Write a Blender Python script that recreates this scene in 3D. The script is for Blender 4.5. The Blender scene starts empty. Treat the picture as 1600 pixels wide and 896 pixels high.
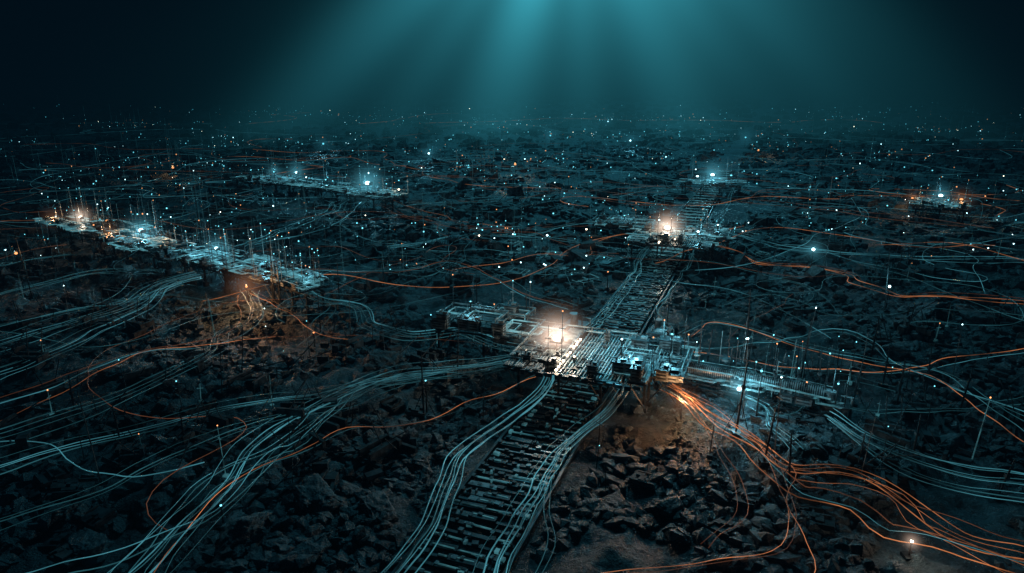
import bpy, math, random, bmesh
import numpy as np
from mathutils import Vector, Matrix
random.seed(7); np.random.seed(7)
scene=bpy.context.scene
COL=scene.collection
scene.view_settings.view_transform='Standard'
scene.view_settings.look='None'
scene.view_settings.exposure=0

# ------------------------------------------------------------------ camera
CAMH=12.0; TH=math.radians(17.1); F=1066.7
cd=bpy.data.cameras.new("camera"); cam=bpy.data.objects.new("camera",cd); COL.objects.link(cam)
cd.lens=24; cd.sensor_width=36; cd.clip_start=0.1; cd.clip_end=2000
cam.location=(0,0,CAMH); cam.rotation_euler=(math.pi/2-TH,0,0)
scene.camera=cam
def G(px,py,z=0.0):
    """survey helper: photo measurement -> position on the level z"""
    a=(px-800)/F; b=(448-py)/F
    d=Vector((a, math.cos(TH)+b*math.sin(TH), -math.sin(TH)+b*math.cos(TH)))
    t=(z-CAMH)/d.z
    return Vector((d.x*t,d.y*t,z))

# ------------------------------------------------------------------ noise / height
def _h(ix,iy,s):
    n=(ix.astype(np.int64)*374761393+iy.astype(np.int64)*668265263+s*1274126177)&0xffffffff
    n=((n^(n>>13))*1274126177)&0xffffffff
    n=n^(n>>16)
    return (n&0xffff)/65535.0
def vn(x,y,s=0):
    xi=np.floor(x); yi=np.floor(y); fx=x-xi; fy=y-yi
    fx=fx*fx*(3-2*fx); fy=fy*fy*(3-2*fy)
    a=_h(xi,yi,s);b=_h(xi+1,yi,s);c=_h(xi,yi+1,s);d=_h(xi+1,yi+1,s)
    return (a*(1-fx)+b*fx)*(1-fy)+(c*(1-fx)+d*fx)*fy
def fbm(x,y,o=4,s=0):
    t=0;a=.5;n=0
    for i in range(o):
        t=t+a*vn(x,y,s+i*17); n+=a; a*=.5; x,y=(x*.8-y*.6)*2.03,(x*.6+y*.8)*2.03
    return t/n
T0=G(715,880); T1=G(1115,290)
TD=(T1-T0); TD.z=0; TD.normalize()
TA=math.atan2(-TD.x,TD.y)      # rotation of local frame: local y = track direction
TN=Vector((TD.y,-TD.x,0))
def trackd(x,y): return (x-T0.x)*TN.x+(y-T0.y)*TN.y
def sstep(a,b,x):
    t=np.clip((x-a)/(b-a),0,1); return t*t*(3-2*t)
def H(x,y):
    x=np.asarray(x,dtype=float); y=np.asarray(y,dtype=float)
    b=1.5*(fbm(x/11,y/11,3,5)-.52)+.85*(fbm(x/3.2,y/3.2,3,9)-.5)
    q=b*3.2; fl=np.floor(q); fr=q-fl
    terr=(fl+sstep(.40,.60,fr))/3.2
    b=.35*b+.65*terr
    det=.30*(np.abs(fbm(x/.9,y/.9,3,31)-.5)*2)+.20*(fbm(x/.3,y/.3,2,77)-.5)
    m=sstep(1.9,3.6,np.abs(trackd(x,y)))
    return (b*.85-.1)*m+det*(.35+.65*m)-.12
def h1(x,y): return float(H(np.array([x]),np.array([y]))[0])

# ------------------------------------------------------------------ materials
def mat(name):
    m=bpy.data.materials.new(name); m.use_nodes=True
    nt=m.node_tree; nt.nodes.clear(); o=nt.nodes.new('ShaderNodeOutputMaterial')
    return m,nt,o
def N(nt,t,**k):
    n=nt.nodes.new(t)
    for a,b in k.items():
        if a.startswith('i_'):
            key=a[2:]; key=int(key) if key.isdigit() else key.replace('_',' ')
            n.inputs[key].default_value=b
        else: setattr(n,a,b)
    return n
def rocky(name,c1,c2,scale,bump=.6,dist=.12):
    m,nt,o=mat(name); L=nt.links.new
    tc=N(nt,'ShaderNodeNewGeometry')
    n1=N(nt,'ShaderNodeTexNoise',i_Scale=scale,i_Detail=5.5,i_Roughness=.78)
    n3=N(nt,'ShaderNodeTexNoise',i_Scale=scale*.13,i_Detail=2.)
    for n in(n1,n3): L(tc.outputs['Position'],n.inputs['Vector'])
    r=N(nt,'ShaderNodeValToRGB'); r.color_ramp.elements[0].position=.41; r.color_ramp.elements[1].position=.63
    r.color_ramp.elements[0].color=(*c1,1); r.color_ramp.elements[1].color=(*c2,1)
    ad=N(nt,'ShaderNodeMath',operation='MULTIPLY_ADD'); ad.inputs[1].default_value=.5
    L(n3.outputs['Fac'],ad.inputs[0]); 
    hf=N(nt,'ShaderNodeMath',operation='MULTIPLY'); hf.inputs[1].default_value=.5; L(n1.outputs['Fac'],hf.inputs[0]); L(hf.outputs[0],ad.inputs[2])
    L(ad.outputs[0],r.inputs['Fac'])
    b=N(nt,'ShaderNodeBump',i_Strength=bump,i_Distance=dist); L(n1.outputs['Fac'],b.inputs['Height'])
    p=N(nt,'ShaderNodeBsdfPrincipled',i_Roughness=.48); p.inputs['Specular IOR Level'].default_value=.8
    L(r.outputs[0],p.inputs['Base Color']); L(b.outputs[0],p.inputs['Normal']); L(p.outputs[0],o.inputs[0])
    return m
M_GROUND=rocky('seabed_rock',(.012,.026,.034),(.095,.175,.21),2.6,1.,.3)
M_ROCK=rocky('boulder_rock',(.020,.040,.050),(.12,.205,.24),3.4,.9,.16)
def metal(name,c,rough,metallic=.6,em=None):
    m,nt,o=mat(name); L=nt.links.new
    g=N(nt,'ShaderNodeNewGeometry'); n=N(nt,'ShaderNodeTexNoise',i_Scale=3.5,i_Detail=4.); L(g.outputs['Position'],n.inputs['Vector'])
    r=N(nt,'ShaderNodeValToRGB'); r.color_ramp.elements[0].position=.38; r.color_ramp.elements[1].position=.62
    r.color_ramp.elements[0].color=(c[0]*.25,c[1]*.25,c[2]*.25,1); r.color_ramp.elements[1].color=(*c,1)
    p=N(nt,'ShaderNodeBsdfPrincipled',i_Roughness=rough,i_Metallic=metallic)
    L(n.outputs['Fac'],r.inputs[0]); L(r.outputs[0],p.inputs['Base Color'])
    if em:  # patchy emission put in for light the surface would catch
        p.inputs['Emission Color'].default_value=(*em[0],1)
        n2=N(nt,'ShaderNodeTexNoise',i_Scale=em[2],i_Detail=3.); L(g.outputs['Position'],n2.inputs['Vector'])
        mr=N(nt,'ShaderNodeMapRange'); mr.inputs['From Min'].default_value=.38; mr.inputs['From Max'].default_value=.68
        mr.inputs['To Min'].default_value=em[1]*.12; mr.inputs['To Max'].default_value=em[1]
        L(n2.outputs['Fac'],mr.inputs['Value']); L(mr.outputs[0],p.inputs['Emission Strength'])
    L(p.outputs[0],o.inputs[0]); m.cycles.emission_sampling='NONE'
    return m
M_PALE=metal('pale_metal',(.33,.40,.42),.35,.3)
M_DARK=metal('dark_metal',(.08,.10,.11),.45,.5)
M_SLAB=metal('weathered_slab',(.09,.125,.14),.7,.0)
M_RUNG=metal('emissive_rung_metal',(.36,.44,.46),.4,.15,((.22,.8,.92),.22,1.5))  # rungs brightened by added emission; they hold no lamps
M_GLOW=metal('emissive_conduit_metal',(.4,.52,.55),.35,.1,((.26,.8,.92),.58,1.1))  # emission added to brighten conduits and far rungs
M_CT=metal('emissive_teal_cable',(.2,.32,.34),.3,.2,((.13,.54,.66),.60,.35))  # teal emission painted in for light caught along the cable
M_CT2=metal('dim_emissive_teal_cable',(.18,.28,.3),.35,.2,((.10,.45,.54),.26,.35))  # same cable with a weaker painted-in glow
M_CO=metal('emissive_copper_cable',(.35,.2,.12),.4,.2,((1.,.31,.11),.95,.5))  # orange emission painted in for warm light on the cable
M_CO2=metal('dim_emissive_copper_cable',(.3,.18,.11),.4,.2,((1.,.32,.14),.20,.3))  # weaker orange glow painted into the cable
def emis(name,c,s):
    m,nt,o=mat(name); e=N(nt,'ShaderNodeEmission'); e.inputs[0].default_value=(*c,1); e.inputs[1].default_value=s
    nt.links.new(e.outputs[0],o.inputs[0]); m.cycles.emission_sampling='NONE'; return m
E_TEAL=emis('teal_lamp_glass',(.22,.85,1.),3.2)
E_WHITE=emis('white_lamp_glass',(.65,.95,1.),9)
E_WARM=emis('warm_lamp_glass',(1.,.70,.48),18)
E_ORANGE=emis('orange_lamp_glass',(1.,.34,.12),3.2)
EM=[E_TEAL,E_WHITE,E_WARM,E_ORANGE]
def halo(name,c,s,pw=5.5):  # radial emission volume standing in for lamp bloom in the water
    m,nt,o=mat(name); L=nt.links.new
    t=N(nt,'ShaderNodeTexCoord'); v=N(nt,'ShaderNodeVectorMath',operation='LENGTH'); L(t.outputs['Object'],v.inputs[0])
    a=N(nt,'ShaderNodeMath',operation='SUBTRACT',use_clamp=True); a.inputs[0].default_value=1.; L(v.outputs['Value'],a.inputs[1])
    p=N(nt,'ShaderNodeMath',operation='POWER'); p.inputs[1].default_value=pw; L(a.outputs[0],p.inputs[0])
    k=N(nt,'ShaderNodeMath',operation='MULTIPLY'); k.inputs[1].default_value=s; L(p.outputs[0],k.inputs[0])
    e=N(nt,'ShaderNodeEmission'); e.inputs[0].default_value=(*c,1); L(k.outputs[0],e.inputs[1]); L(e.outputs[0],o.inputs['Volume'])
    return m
HALO={'warm':halo('warm_glow_halo',(1.,.66,.50),3.8,6.5),'teal':halo('teal_glow_halo',(.22,.8,1.),.6),'orange':halo('orange_glow_halo',(1.,.4,.2),.35),'farteal':halo('far_teal_glow_halo',(.15,.7,.9),.10,4.5)}

# ------------------------------------------------------------------ mesh builder
class MB:
    def __init__(s): s.v=[];s.f=[];s.m=[]
    def box(s,c,d,rz=0,mi=0,tp=1.0):
        b=len(s.v); cr,sr=math.cos(rz),math.sin(rz)
        for dz in(-.5,.5):
            k=1 if dz<0 else tp
            for dx,dy in((-.5,-.5),(.5,-.5),(.5,.5),(-.5,.5)):
                x,y=dx*d[0]*k,dy*d[1]*k
                s.v.append((c[0]+x*cr-y*sr,c[1]+x*sr+y*cr,c[2]+dz*d[2]))
        for q in((0,3,2,1),(4,5,6,7),(0,1,5,4),(1,2,6,5),(2,3,7,6),(3,0,4,7)):
            s.f.append(tuple(b+i for i in q)); s.m.append(mi)
    def tube(s,pts,r,n=6,mi=0,cap=True,rs=None):
        P=[Vector(p) for p in pts]
        if len(P)<2: return
        b=len(s.v); 
        for i,p in enumerate(P):
            t=(P[min(i+1,len(P)-1)]-P[max(i-1,0)])
            if t.length<1e-6: t=Vector((0,0,1))
            t.normalize()
            up=Vector((0,0,1)) if abs(t.z)<.95 else Vector((1,0,0))
            a=t.cross(up).normalized(); c=a.cross(t)
            rr=rs[i] if rs else r
            for k in range(n):
                w=2*math.pi*k/n
                q=p+a*(math.cos(w)*rr)+c*(math.sin(w)*rr); s.v.append(q[:])
        for i in range(len(P)-1):
            for k in range(n):
                k2=(k+1)%n
                s.f.append((b+i*n+k,b+i*n+k2,b+(i+1)*n+k2,b+(i+1)*n+k)); s.m.append(mi)
        if cap:
            s.f.append(tuple(b+k for k in range(n))[::-1]); s.m.append(mi)
            e=b+(len(P)-1)*n; s.f.append(tuple(e+k for k in range(n))); s.m.append(mi)
    def ball(s,c,r,mi=0,sz=1):
        n=8;b=len(s.v); s.v.append((c[0],c[1],c[2]+r*sz))
        for lat in(.7,0,-.7):
            z=math.sin(lat*1.1)*r; rr=math.cos(lat*1.1)*r
            for k in range(n):
                w=2*math.pi*k/n; s.v.append((c[0]+rr*math.cos(w),c[1]+rr*math.sin(w),c[2]+z*sz))
        s.v.append((c[0],c[1],c[2]-r*sz)); e=len(s.v)-1
        for k in range(n):
            k2=(k+1)%n
            s.f.append((b,b+1+k,b+1+k2)); s.f.append((b+1+k,b+1+n+k,b+1+n+k2,b+1+k2)); s.f.append((b+1+n+k,b+1+2*n+k,b+1+2*n+k2,b+1+n+k2)); s.f.append((b+1+2*n+k,e,b+1+2*n+k2)); s.m+= [mi]*4
    def mesh(s,name,mats,smooth=False):
        me=bpy.data.meshes.new(name); me.from_pydata(s.v,[],s.f); 
        for m in mats: me.materials.append(m)
        me.polygons.foreach_set('material_index',s.m)
        me.polygons.foreach_set('use_smooth',[bool(smooth)]*len(s.f))
        me.update(); return me
def link(name,data,parent=None,loc=(0,0,0),rot=(0,0,0),scale=None):
    o=bpy.data.objects.new(name,data); COL.objects.link(o)
    o.location=loc; o.rotation_euler=rot
    if scale: o.scale=scale
    if parent: o.parent=parent
    return o
def top(o,label,cat,group=None,kind=None):
    if kind: o['kind']=kind
    o['label']=label; o['category']=cat
    if group: o['group']=group
def rawmesh(name,co,fc,smooth):
    me=bpy.data.meshes.new(name)
    me.vertices.add(len(co)); me.vertices.foreach_set('co',co.astype(np.float32).ravel())
    me.loops.add(fc.size); me.loops.foreach_set('vertex_index',fc.ravel().astype(np.int32))
    me.polygons.add(len(fc)); me.polygons.foreach_set('loop_start',(np.arange(len(fc))*fc.shape[1]).astype(np.int32))
    me.update(calc_edges=True)
    me.polygons.foreach_set('use_smooth',np.full(len(fc),smooth)); me.update()
    return me

# ------------------------------------------------------------------ ground
ys=[-15.]; 
while ys[-1]<45: ys.append(ys[-1]+.16)
while ys[-1]<720: ys.append(ys[-1]+.16+(ys[-1]-45)*.018)
xs=[0.]
while xs[-1]<26: xs.append(xs[-1]+.16)
while xs[-1]<520: xs.append(xs[-1]+.16+(xs[-1]-26)*.03)
xs=np.array([-x for x in xs[:0:-1]]+xs); ys=np.array(ys)
X,Y=np.meshgrid(xs,ys); Z=H(X,Y)
nv=X.size; nx=len(xs); ny=len(ys)
co=np.stack([X.ravel(),Y.ravel(),Z.ravel()],1)
i=np.arange(nv).reshape(ny,nx); fc=np.stack([i[:-1,:-1],i[:-1,1:],i[1:,1:],i[1:,:-1]],-1).reshape(-1,4)
me=rawmesh('ground',co,fc,True); me.materials.append(M_GROUND)
g=link('ground',me); top(g,'dark rocky seabed with broken ledges','seabed',kind='structure')

# ------------------------------------------------------------------ rocks
rockm=[]
for k in range(9):
    bm=bmesh.new(); bmesh.ops.create_icosphere(bm,subdivisions=5,radius=1)
    P=np.array([v.co[:] for v in bm.verts]); rs=np.random.RandomState(k)
    for _ in range(14):
        n=rs.normal(size=3)*(1,1,.8); n/=np.linalg.norm(n); d=rs.uniform(.5,.88)
        t=P@n; P-=np.outer(np.maximum(t-d,0)*.93,n)
    w=P*1.9+k*7
    nz=(fbm(w[:,0]+w[:,2]*.9,w[:,1]-w[:,2]*.7,6,k)-.5)
    nz2=np.abs(fbm(w[:,0]*2.5-w[:,2]*2.1,w[:,1]*2.5+w[:,2]*1.7,4,k+40)-.5)
    P*=(1+.7*nz-.45*nz2)[:,None]; P[:,2]*=.66
    for v,c in zip(bm.verts,P): v.co=c
    for f in bm.faces: f.smooth=True
    me=bpy.data.meshes.new('rock'); bm.to_mesh(me); bm.free(); me.materials.append(M_ROCK); rockm.append(me)
EXCL=[]
def free(x,y,r):
    if abs(trackd(x,y))<1.9+r: return False
    for p,rr in EXCL:
        if (p[0]-x)**2+(p[1]-y)**2<(rr+r)**2: return False
    return True
PA=G(918,553,1.5); PB=G(1052,372,1.5); PC=G(1112,290,1.2)
for p,r in((PA,3.8),(PB,3.4),(PC,4),(G(765,510),3.),(G(385,435),4.),(G(1160,600),1.6),(G(1300,635),1.2),(G(1090,665),2.2),(G(1145,715),1.5),(G(1215,610),1.6)): EXCL.append((p,r))
cands=[(380,830,.75),(655,715,.7),(1008,735,.9),(1480,690,.8),(480,790,.5),(540,770,.45),(700,640,.5),(600,455,1.1),(1540,720,.8),(1420,640,.7),(180,600,.7),(60,640,.8),(430,860,.4),(1230,850,.6),(1330,700,.5),(300,690,.6),(520,700,.5),(960,790,.6),(1050,800,.5),(250,860,.6),(120,800,.6),(600,810,.4)]
rocks=[]
for px,py,s in cands: 
    p=G(px,py); rocks.append((p.x,p.y,s))
while len(rocks)<300:
    r=math.exp(random.uniform(math.log(13),math.log(60))); x=random.uniform(-.85,.85)*r; y=r
    s=random.choice([.2,.25,.3,.4,.5,.65])*random.uniform(.7,1.3)*(1+r/110)
    if fbm(np.array([x/5]),np.array([y/5]),2,55)[0]<.47: continue
    if free(x,y,s*.7): rocks.append((x,y,s))
for x,y,s in rocks:
    o=link('rock',random.choice(rockm),None,(x,y,h1(x,y)+s*.03),(random.uniform(-.3,.3),random.uniform(-.3,.3),random.uniform(0,6.3)),(s*random.uniform(.85,1.35),s*random.uniform(.85,1.2),s*random.uniform(.6,1.)))
    top(o,'rough dark boulder lying on the seabed','rock','boulders scattered on the seabed')
def pebbles(n,rmin,rmax,smin,smax,seed,flat=1.,thr=.4,pw=2.6,ico=True,ex=.95):
    rs=np.random.RandomState(seed)
    r=np.exp(rs.uniform(math.log(rmin),math.log(rmax),n)); x=rs.uniform(-ex,ex,n)*r; y=r
    keep=np.abs(trackd(x,y))>1.55
    keep&=fbm(x/3.4,y/3.4,3,91)>thr
    x,y,r=x[keep],y[keep],r[keep]; n=len(x)
    s=rs.uniform(0,1,n)**pw*(smax-smin)+smin; s*= (1+r/110)
    for p,rr in EXCL[7:9]: s=np.where((x-p[0])**2+(y-p[1])**2<rr*rr,np.minimum(s,.09),s)
    a=rs.uniform(0,6.28,n)
    if ico:
        t=(1+5**.5)/2
        base=np.array([(-1,t,0),(1,t,0),(-1,-t,0),(1,-t,0),(0,-1,t),(0,1,t),(0,-1,-t),(0,1,-t),(t,0,-1),(t,0,1),(-t,0,-1),(-t,0,1)],float)/3.8
        q=np.array([(0,11,5),(0,5,1),(0,1,7),(0,7,10),(0,10,11),(1,5,9),(5,11,4),(11,10,2),(10,7,6),(7,1,8),(3,9,4),(3,4,2),(3,2,6),(3,6,8),(3,8,9),(4,9,5),(2,4,11),(6,2,10),(8,6,7),(9,8,1)])
        V=base[None]*(1+rs.uniform(-.35,.35,(n,12,1)))+rs.uniform(-.08,.08,(n,12,3))
    else:
        base=np.array([[-1,-1,-1],[1,-1,-1],[1,1,-1],[-1,1,-1],[-1,-1,1],[1,-1,1],[1,1,1],[-1,1,1]],float)*.5
        q=np.array([(0,3,2,1),(4,5,6,7),(0,1,5,4),(1,2,6,5),(2,3,7,6),(3,0,4,7)])
        V=base[None]+rs.uniform(-.2,.2,(n,8,3)); V[:,4:,:2]*=.7
    V*=s[:,None,None]; V[...,0]*=rs.uniform(.8,1.8,(n,1)); V[...,2]*=flat*rs.uniform(.6,1.3,(n,1))
    tx=rs.uniform(-.35,.35,(n,1)); V[...,2]+=V[...,0]*tx
    c,sn=np.cos(a)[:,None],np.sin(a)[:,None]
    vx=V[...,0]*c-V[...,1]*sn+x[:,None]; vy=V[...,0]*sn+V[...,1]*c+y[:,None]
    vz=V[...,2]+(H(x,y)+s*.12*flat)[:,None]
    co=np.stack([vx,vy,vz],-1).reshape(-1,3)
    fc=(q[None]+(np.arange(n)*len(base))[:,None,None]).reshape(-1,q.shape[1])
    return rawmesh('rubble',co,fc,False)
me=pebbles(80000,12,130,.025,.44,3,.75,.43,4.); me.materials.append(M_ROCK)
o=link('rubble',me); top(o,'broken stone rubble covering the seabed','rubble',kind='stuff')
me=pebbles(16000,40,450,.2,.9,4,.6,ico=False); me.materials.append(M_SLAB)
o=link('debris',me); top(o,'distant dark block debris spread over the seabed','debris',kind='stuff')

slabm=[]
for k in range(6):
    rnd=random.Random(50+k); b=MB(); 
    w,l=rnd.uniform(.4,.9),rnd.uniform(.6,1.4)
    b.box((0,0,.0),(w,l,.1))
    for j in range(rnd.randint(2,5)): b.box((rnd.uniform(-.3,.3)*w,rnd.uniform(-.35,.35)*l,.09),(rnd.uniform(.1,.3),rnd.uniform(.1,.4),.08),0)
    b.box((-w/2+.05,0,.08),(.05,l*.96,.06)); b.box((w/2-.05,0,.08),(.05,l*.8,.06))
    slabm.append(b.mesh('slab',[M_SLAB]))
ruinm=[]
for k in range(7):
    rnd=random.Random(80+k); b=MB(); w,l=rnd.uniform(1.2,2.6),rnd.uniform(1.,2.)
    for j in range(rnd.randint(4,7)):
        ax=rnd.random()<.5; hh=rnd.uniform(.12,.4); u=rnd.uniform(-.45,.45)
        b.box((u*w,rnd.uniform(-.2,.2),.03+hh/2),(.1,l*rnd.uniform(.2,.6),hh),rnd.gauss(0,.08)) if ax else b.box((rnd.uniform(-.2,.2),u*l,.03+hh/2+.003),(w*rnd.uniform(.2,.6),.1,hh),rnd.gauss(0,.08))
    for j in range(rnd.randint(5,10)): b.box((rnd.uniform(-.5,.5)*w,rnd.uniform(-.5,.5)*l,.1),(rnd.uniform(.1,.5),rnd.uniform(.1,.4),rnd.uniform(.1,.35)),rnd.uniform(0,3))
    for j in range(4): b.tube([(rnd.uniform(-.5,.5)*w,rnd.uniform(-.5,.5)*l,.0),(rnd.uniform(-.5,.5)*w,rnd.uniform(-.5,.5)*l,rnd.uniform(.4,1.3))],.016,5)
    ruinm.append(b.mesh('ruined_block',[M_SLAB]))
def scatter(n,rmin,rmax,rad,fn):
    c=0
    while c<n:
        r=math.exp(random.uniform(math.log(rmin),math.log(rmax))); x=random.uniform(-.85,.85)*r; y=r
        if not free(x,y,rad): continue
        c+=1; fn(x,y)
def f1(x,y):
    o=link('fallen_slab',random.choice(slabm),None,(x,y,h1(x,y)+.1),(random.uniform(-.2,.2),random.uniform(-.2,.2),TA+random.choice([0,math.pi/2])+random.gauss(0,.35)))
    top(o,'weathered ribbed slab half sunk in rubble','slab','slabs lying among the rubble')
scatter(110,15,60,.7,f1)
def f2(x,y):
    o=link('ruined_block',random.choice(ruinm),None,(x,y,h1(x,y)),(random.uniform(-.05,.05),random.uniform(-.05,.05),TA+random.choice([0,math.pi/2])+random.gauss(0,.3)),(1+y/120,)*3)
    top(o,'low ruined block with broken walls and bent rods','ruin','ruins among the rubble')
scatter(160,18,120,1.2,f2)

# ------------------------------------------------------------------ track
tr=link('cable_track',None,None,(T0.x,T0.y,0),(0,0,TA)); top(tr,'long ladder-like track of sleepers crossing the seabed','track')
tr.empty_display_size=.2
for sx in(-1.3,1.3):
    b=MB(); b.box((sx,38,.02),(.09,92,.16),0,0); b.box((sx*.85,38,.0),(.05,92,.12),0,0)
    link('rail',b.mesh('rail',[M_DARK,M_PALE]),tr)
def sleeper(b,rnd,y):
    z=.13; x=-1.15
    b.box((0,y,z-.05),(2.36,.10,.05),0,0)
    while x<1.0:
        ln=rnd.choice([.2,.3,.5,.8,1.3]); ln=min(ln,1.15-x); w=rnd.choice([.07,.10,.15,.22])
        if rnd.random()<.84: 
            b.box((x+ln/2,y+rnd.uniform(-.04,.04),z+rnd.uniform(-.02,.03)),(ln-.03,w,.05),rnd.gauss(0,.03),rnd.choice([0,0,3]))
            if rnd.random()<.55: b.box((x+ln/2,y+rnd.uniform(-.04,.04),z+.045),(ln*.8,rnd.uniform(.015,.035),.04),0,1)
        x+=ln
    for j in range(rnd.randint(5,11)):
        b.box((rnd.uniform(-1.1,1.1),y+rnd.uniform(-.07,.07),z+rnd.uniform(-.02,.06)),(rnd.uniform(.04,.22),rnd.uniform(.08,.16),rnd.uniform(.05,.11)),rnd.gauss(0,.15),rnd.choice([0,0,0,3,1]))
    if rnd.random()<.4: b.box((-1.16,y,.16),(.1,.16,.1),0,3)
    if rnd.random()<.4: b.box((1.16,y,.16),(.1,.16,.1),0,0)
SM=[M_DARK,M_RUNG,E_TEAL,M_PALE]
slm=[]
for k in range(16):
    b=MB(); sleeper(b,random.Random(k+9),0.); slm.append(b.mesh('sleeper',SM))
yy=-2.5
for k in range(99):
    link('sleeper',slm[random.randrange(16)],tr,(0,yy,random.uniform(-.03,.02)),(0,0,random.gauss(0,.02)+(math.pi if random.random()<.5 else 0)))
    yy+= random.uniform(.30,.42)
b=MB(); rnd=random.Random(5); kk=0
while yy<82:
    sleeper(b,rnd,yy); kk+=1
    if kk%2: b.box((rnd.uniform(-.1,.1),yy,.24),(2.1,.09,.04),0,1)
    yy+=.5+max(0,yy-32)*.012
o=link('sleeper_run',b.mesh('sleeper_run',[M_DARK,M_GLOW,E_TEAL,M_PALE]),tr); o['kind']='stuff'

# ------------------------------------------------------------------ platform kit
def panels(b,x0,y0,x1,y1,z,rnd,depth=0,mx=5,gap=.14):
    w,l=x1-x0,y1-y0
    if depth>mx or (w<.6 and l<.6) or (depth>3 and rnd.random()<.2):
        if rnd.random()<gap: return
        hh=rnd.choice([.0,.0,.03,.06,.10]); b.box(((x0+x1)/2,(y0+y1)/2,z+hh),(w-.06,l-.06,.06),0,rnd.choice([0,1,1]))
        t=rnd.random()
        zt=z+hh+.03
        if t<.55:
            if w<l:
                n=max(2,int(w/.11))
                for i in range(n): b.box((x0+.05+(i+.5)*(w-.1)/n,(y0+y1)/2,zt+.015),(.035,l-.14,.03),0,0)
            else:
                n=max(2,int(l/.11))
                for i in range(n): b.box(((x0+x1)/2,y0+.05+(i+.5)*(l-.1)/n,zt+.015),(w-.14,.035,.03),0,0)
        elif t<.85:
            for i in range(rnd.randint(1,5)):
                b.box((rnd.uniform(x0+.1,x1-.1),rnd.uniform(y0+.1,y1-.1),zt+.03),(rnd.uniform(.05,.2),rnd.uniform(.05,.2),rnd.uniform(.04,.14)),0,rnd.randint(0,1))
        return
    if w>l: m=x0+w*rnd.uniform(.35,.65); panels(b,x0,y0,m,y1,z,rnd,depth+1,mx,gap); panels(b,m,y0,x1,y1,z,rnd,depth+1,mx,gap)
    else: m=y0+l*rnd.uniform(.35,.65); panels(b,x0,y0,x1,m,z,rnd,depth+1,mx,gap); panels(b,x0,m,x1,y1,z,rnd,depth+1,mx,gap)
def rloop(b,x0,y0,x1,y1,z,r,mi=0,posts=0):
    for p,q in(((x0,y0),(x1,y0)),((x0,y1),(x1,y1))): b.box(((p[0]+q[0])/2,p[1],z),(x1-x0+2*r,2*r,2*r),0,mi)
    for xx in(x0,x1): b.box((xx,(y0+y1)/2,z),(2*r,y1-y0-2*r-.004,2*r),0,mi)
    if posts:
        for xx in(x0,x1):
            for yy in(y0,y1): b.box((xx,yy,z-posts/2-r),(1.6*r,1.6*r,posts-.01),0,mi)
def trace(b,x0,y0,x1,y1,z,rnd,r,n=3):
    x,y=x0,rnd.uniform(y0,y1)
    path=[(x,y)]
    while x<x1:
        dx=rnd.uniform(.5,1.6); x=min(x1,x+dx); path.append((x,y))
        if x<x1:
            d=rnd.choice([-.8,-.4,.4,.8]); ny_=min(max(y+d,y0),y1); path.append((x+.02,ny_)); x+=.02; y=ny_
    for k in range(n):
        b.tube([(px+(k-(n-1)/2)*r*3.,py+(k-(n-1)/2)*r*4.,z) for px,py in path],r,5,0)
def cabinet(name,w,l,h,rnd):
    b=MB(); b.box((0,0,h/2),(w,l,h),0,0); b.box((0,0,h+.02),(w+.06,l+.06,.05),0,1)
    for i in range(int(h/.12)): b.box((0,-l/2-.008,.1+i*.12),(w*.7,.025,.04),0,1); b.box((w/2+.008,0,.1+i*.12),(.025,l*.6,.04),0,1)
    b.box((w*.2,l*.1,h+.08),(w*.4,l*.4,.1),0,0); b.tube([(-w*.3,0,h),(-w*.3,0,h+.16),(-w*.3,l*.6,h+.16),(-w*.3,l*.6,.05)],.025,5,0)
    return b.mesh(name,[M_PALE,M_DARK])
bm=bmesh.new(); bmesh.ops.create_icosphere(bm,subdivisions=3,radius=1); halomesh=bpy.data.meshes.new('glow_halo'); bm.to_mesh(halomesh); bm.free()
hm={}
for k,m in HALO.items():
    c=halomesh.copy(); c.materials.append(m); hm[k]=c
def add_light(parent,loc,energy,col,rad=.12):
    l=bpy.data.lights.new('lamp_light','POINT'); l.energy=energy; l.color=col; l.shadow_soft_size=rad
    return link('lamp_light',l,parent,loc)
LC={'warm':(1.,.68,.48),'teal':(.30,.82,1.),'orange':(1.,.42,.18)}
LM={'warm':2,'teal':0,'orange':3,'white':1}
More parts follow.
